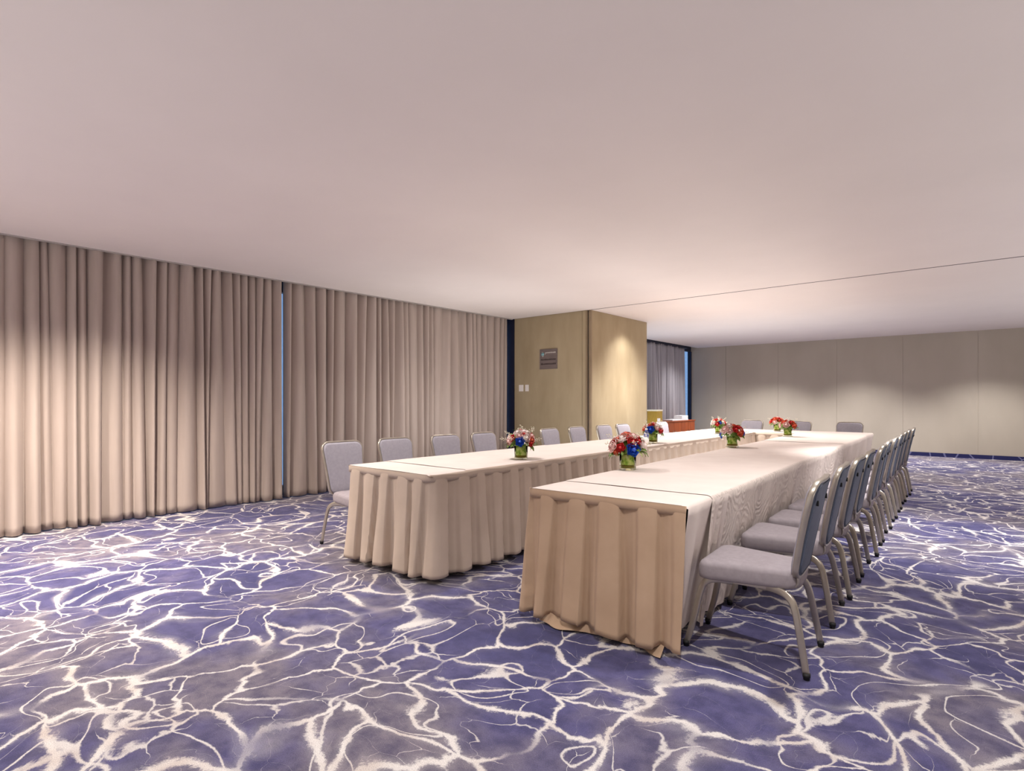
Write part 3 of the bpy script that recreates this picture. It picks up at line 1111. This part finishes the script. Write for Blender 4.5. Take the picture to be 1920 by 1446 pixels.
A1 = [(-4, 8, 'blue', 1.25), (-46, 24, 'red', 1.0), (-70, 22, 'white', 1.1), (-82, 30, 'red', .8), (-58, 8, 'pink', 1.2), (-26, 55, 'white', 1.15), (-14, 78, 'red', .85),
      (18, 48, 'red', .8), (28, 62, 'white', 1.1), (26, 24, 'white', 1.2), (50, 14, 'coral', 1.15), (44, 2, 'red', 1.0), (66, 34, 'pink', 1.1), (80, 30, 'red', .9), (52, 56, 'white', 1.1), (-8, 36, 'pink', 1.0), (86, 12, 'white', .9)]
arrangement(-3.155, 3.796, 0, A1, 'bouquet with one blue rose on the left-hand row, nearest the camera', 1, 1.0, nsprig=14)
A2 = [(18, 4, 'blue', 1.45), (-62, 14, 'pink', 1.5), (-78, 26, 'red', 1.1), (-84, 6, 'coral', 1.0), (-24, 10, 'red', 1.05), (-30, 48, 'white', 1.35), (-22, 74, 'coral', 1.3), (20, 32, 'red', 1.25),
      (36, 60, 'pink', 1.3), (50, 36, 'red', 1.0), (68, 18, 'white', 1.35), (82, 22, 'pink', 1.1), (-50, 44, 'coral', 1.0), (-4, 56, 'red', .9), (-44, -6, 'coral', .8)]
arrangement(-2.075, 3.732, 0, A2, 'largest bouquet in view, on the right-hand row, with a big blue rose', 2, 1.04, nsprig=8)
A3 = [(-14, 14, 'blue', 1.45), (-40, 4, 'blue', .9), (-66, 16, 'coral', 1.2), (-84, 22, 'red', 1.0), (-30, 52, 'coral', 1.0), (10, 60, 'red', 1.1), (36, 44, 'white', 1.1), (50, 8, 'red', 1.1),
      (68, 28, 'white', 1.1), (78, 10, 'red', 1.0), (30, 24, 'pink', 1.0), (-52, 44, 'white', 1.0), (0, 78, 'pink', 1.0)]
arrangement(-3.168, 6.310, 0, A3, 'bouquet with a blue rose beside the small water bottle', 3, .96)
A4 = [(16, 24, 'blue', 1.0), (-8, 10, 'red', 1.2), (-40, 20, 'white', 1.2), (-64, 26, 'pink', 1.0), (-24, 52, 'red', 1.1), (8, 62, 'white', 1.2), (44, 26, 'white', 1.1), (60, 34, 'coral', 1.1),
      (34, 54, 'red', 1.1), (-58, 48, 'coral', 1.0), (76, 18, 'red', 1.0), (-82, 12, 'white', .9)]
arrangement(-3.316, 8.827, 0, A4, 'bouquet at the far end of the left-hand row, small blue bloom in it', 4, .92)
A5 = [(-78, -8, 'blue', 1.1), (84, 8, 'blue', 1.0), (-40, 26, 'pink', 1.5), (-24, 58, 'white', 1.2), (-70, 16, 'white', 1.0), (22, 30, 'red', 1.2), (42, 10, 'coral', 1.4), (54, 44, 'red', 1.1),
      (8, 60, 'coral', 1.0), (-62, 46, 'red', .9), (-10, 20, 'pink', 1.0), (66, 24, 'red', 1.0)]
arrangement(-2.215, 6.302, 0, A5, 'bouquet with blue blooms on both sides, on the right-hand row', 5, 1.0, flared=True)
A6 = [(-60, 22, 'red', 1.3), (-26, 46, 'coral', 1.5), (-20, 14, 'pink', 1.3), (22, 34, 'red', 1.2), (30, 62, 'red', 1.0), (12, 74, 'pink', 1.1), (-80, 10, 'coral', 1.1), (56, 40, 'coral', 1.0), (-50, 52, 'red', 1.0), (50, 8, 'white', .9)]
arrangement(-2.800, 10.081, 0, A6, 'red and coral bouquet on the head table', 6, .92, nsprig=4)
A7 = [(-10, 18, 'pink', 1.5), (46, 14, 'coral', 1.5), (30, 40, 'red', 1.2), (-34, 44, 'coral', 1.2), (-64, 8, 'pink', .9), (62, 46, 'coral', 1.0), (8, 64, 'white', 1.1), (82, 4, 'blue', .7), (-16, 62, 'red', 1.0), (76, 18, 'white', .8)]
arrangement(-2.269, 8.682, 0, A7, 'farthest bouquet on the right-hand row, pink bloom in the middle', 7, .95, flared=True, nsprig=4)

# ------------------------------------------------------------------ small things
bt = thing('water_bottle', 'small clear water bottle with white cap beside the bouquet', 'bottle', (-3.173, 6.155, TZ + 0.006))
link('body', lathe('body', [(0.001, 0), (0.026, 0), (0.030, 0.006), (0.030, 0.045), (0.028, 0.055), (0.030, 0.065), (0.030, 0.12), (0.024, 0.142), (0.013, 0.158), (0.013, 0.166), (0.001, 0.166)], 20), 'bottle_plastic', bt)
link('label_band', lathe('label_band', [(0.0305, 0.078), (0.0312, 0.079), (0.0312, 0.117), (0.0305, 0.118)], 20, False), 'bottle_label_print', bt)
link('cap', lathe('cap', [(0.001, 0.163), (0.0155, 0.163), (0.0155, 0.179), (0.013, 0.181), (0.001, 0.181)], 16), 'bottle_cap', bt)

# wooden sideboard by the far curtain
sb = thing('sideboard', 'reddish wooden sideboard against the far curtain', 'sideboard', (-6.35, 13.95, 0))
box('carcass', (-0.22, -0.86, 0.08), (0.13, 0.86, 0.735), 'cherry_wood', sb, 0.004)
box('top', (-0.23, -0.88, 0.735), (0.16, 0.88, 0.765), 'cherry_wood', sb, 0.004)
box('plinth', (-0.20, -0.83, 0), (0.10, 0.83, 0.08), 'black_rubber', sb)
for i in range(4):
    d = box('door', (0.13, -0.855 + i * 0.4275 + 0.004, 0.095), (0.148, -0.855 + (i + 1) * 0.4275 - 0.004, 0.725), 'cherry_wood', sb, 0.003)
    s = 0.36 if i % 2 == 0 else 0.06
    box('handle', (0.148, -0.855 + i * 0.4275 + s, 0.40), (0.162, -0.855 + i * 0.4275 + s + 0.012, 0.52), 'champagne_metal', d, 0.002)
tag(box('tray', (-6.46, 13.42, 0.766), (-6.2, 14.38, 0.80), 'white_paper', None, 0.006), 'flat white tray on the wooden sideboard', 'tray')
tag(box('paper_box', (-6.42, 13.98, 0.801), (-6.2, 14.36, 0.89), 'white_paper', None, 0.006), 'small white box on the flat tray', 'box')
gs = thing('gold_stand', 'narrow gold-coloured stand at the left end of the far curtain', 'stand', (-6.2, 12.45, 0))
box('panel', (-0.13, -0.14, 0.03), (0.13, 0.14, 1.055), 'gold_panel', gs, 0.01)
box('rim', (-0.137, -0.147, 1.03), (0.137, 0.147, 1.065), 'bud_cream', gs, 0.006)
box('base', (-0.15, -0.16, 0), (0.15, 0.16, 0.03), 'gold_panel', gs, 0.006)
box('notice', (0.13, -0.135, 0.70), (0.133, 0.02, 0.86), 'white_paper', gs)
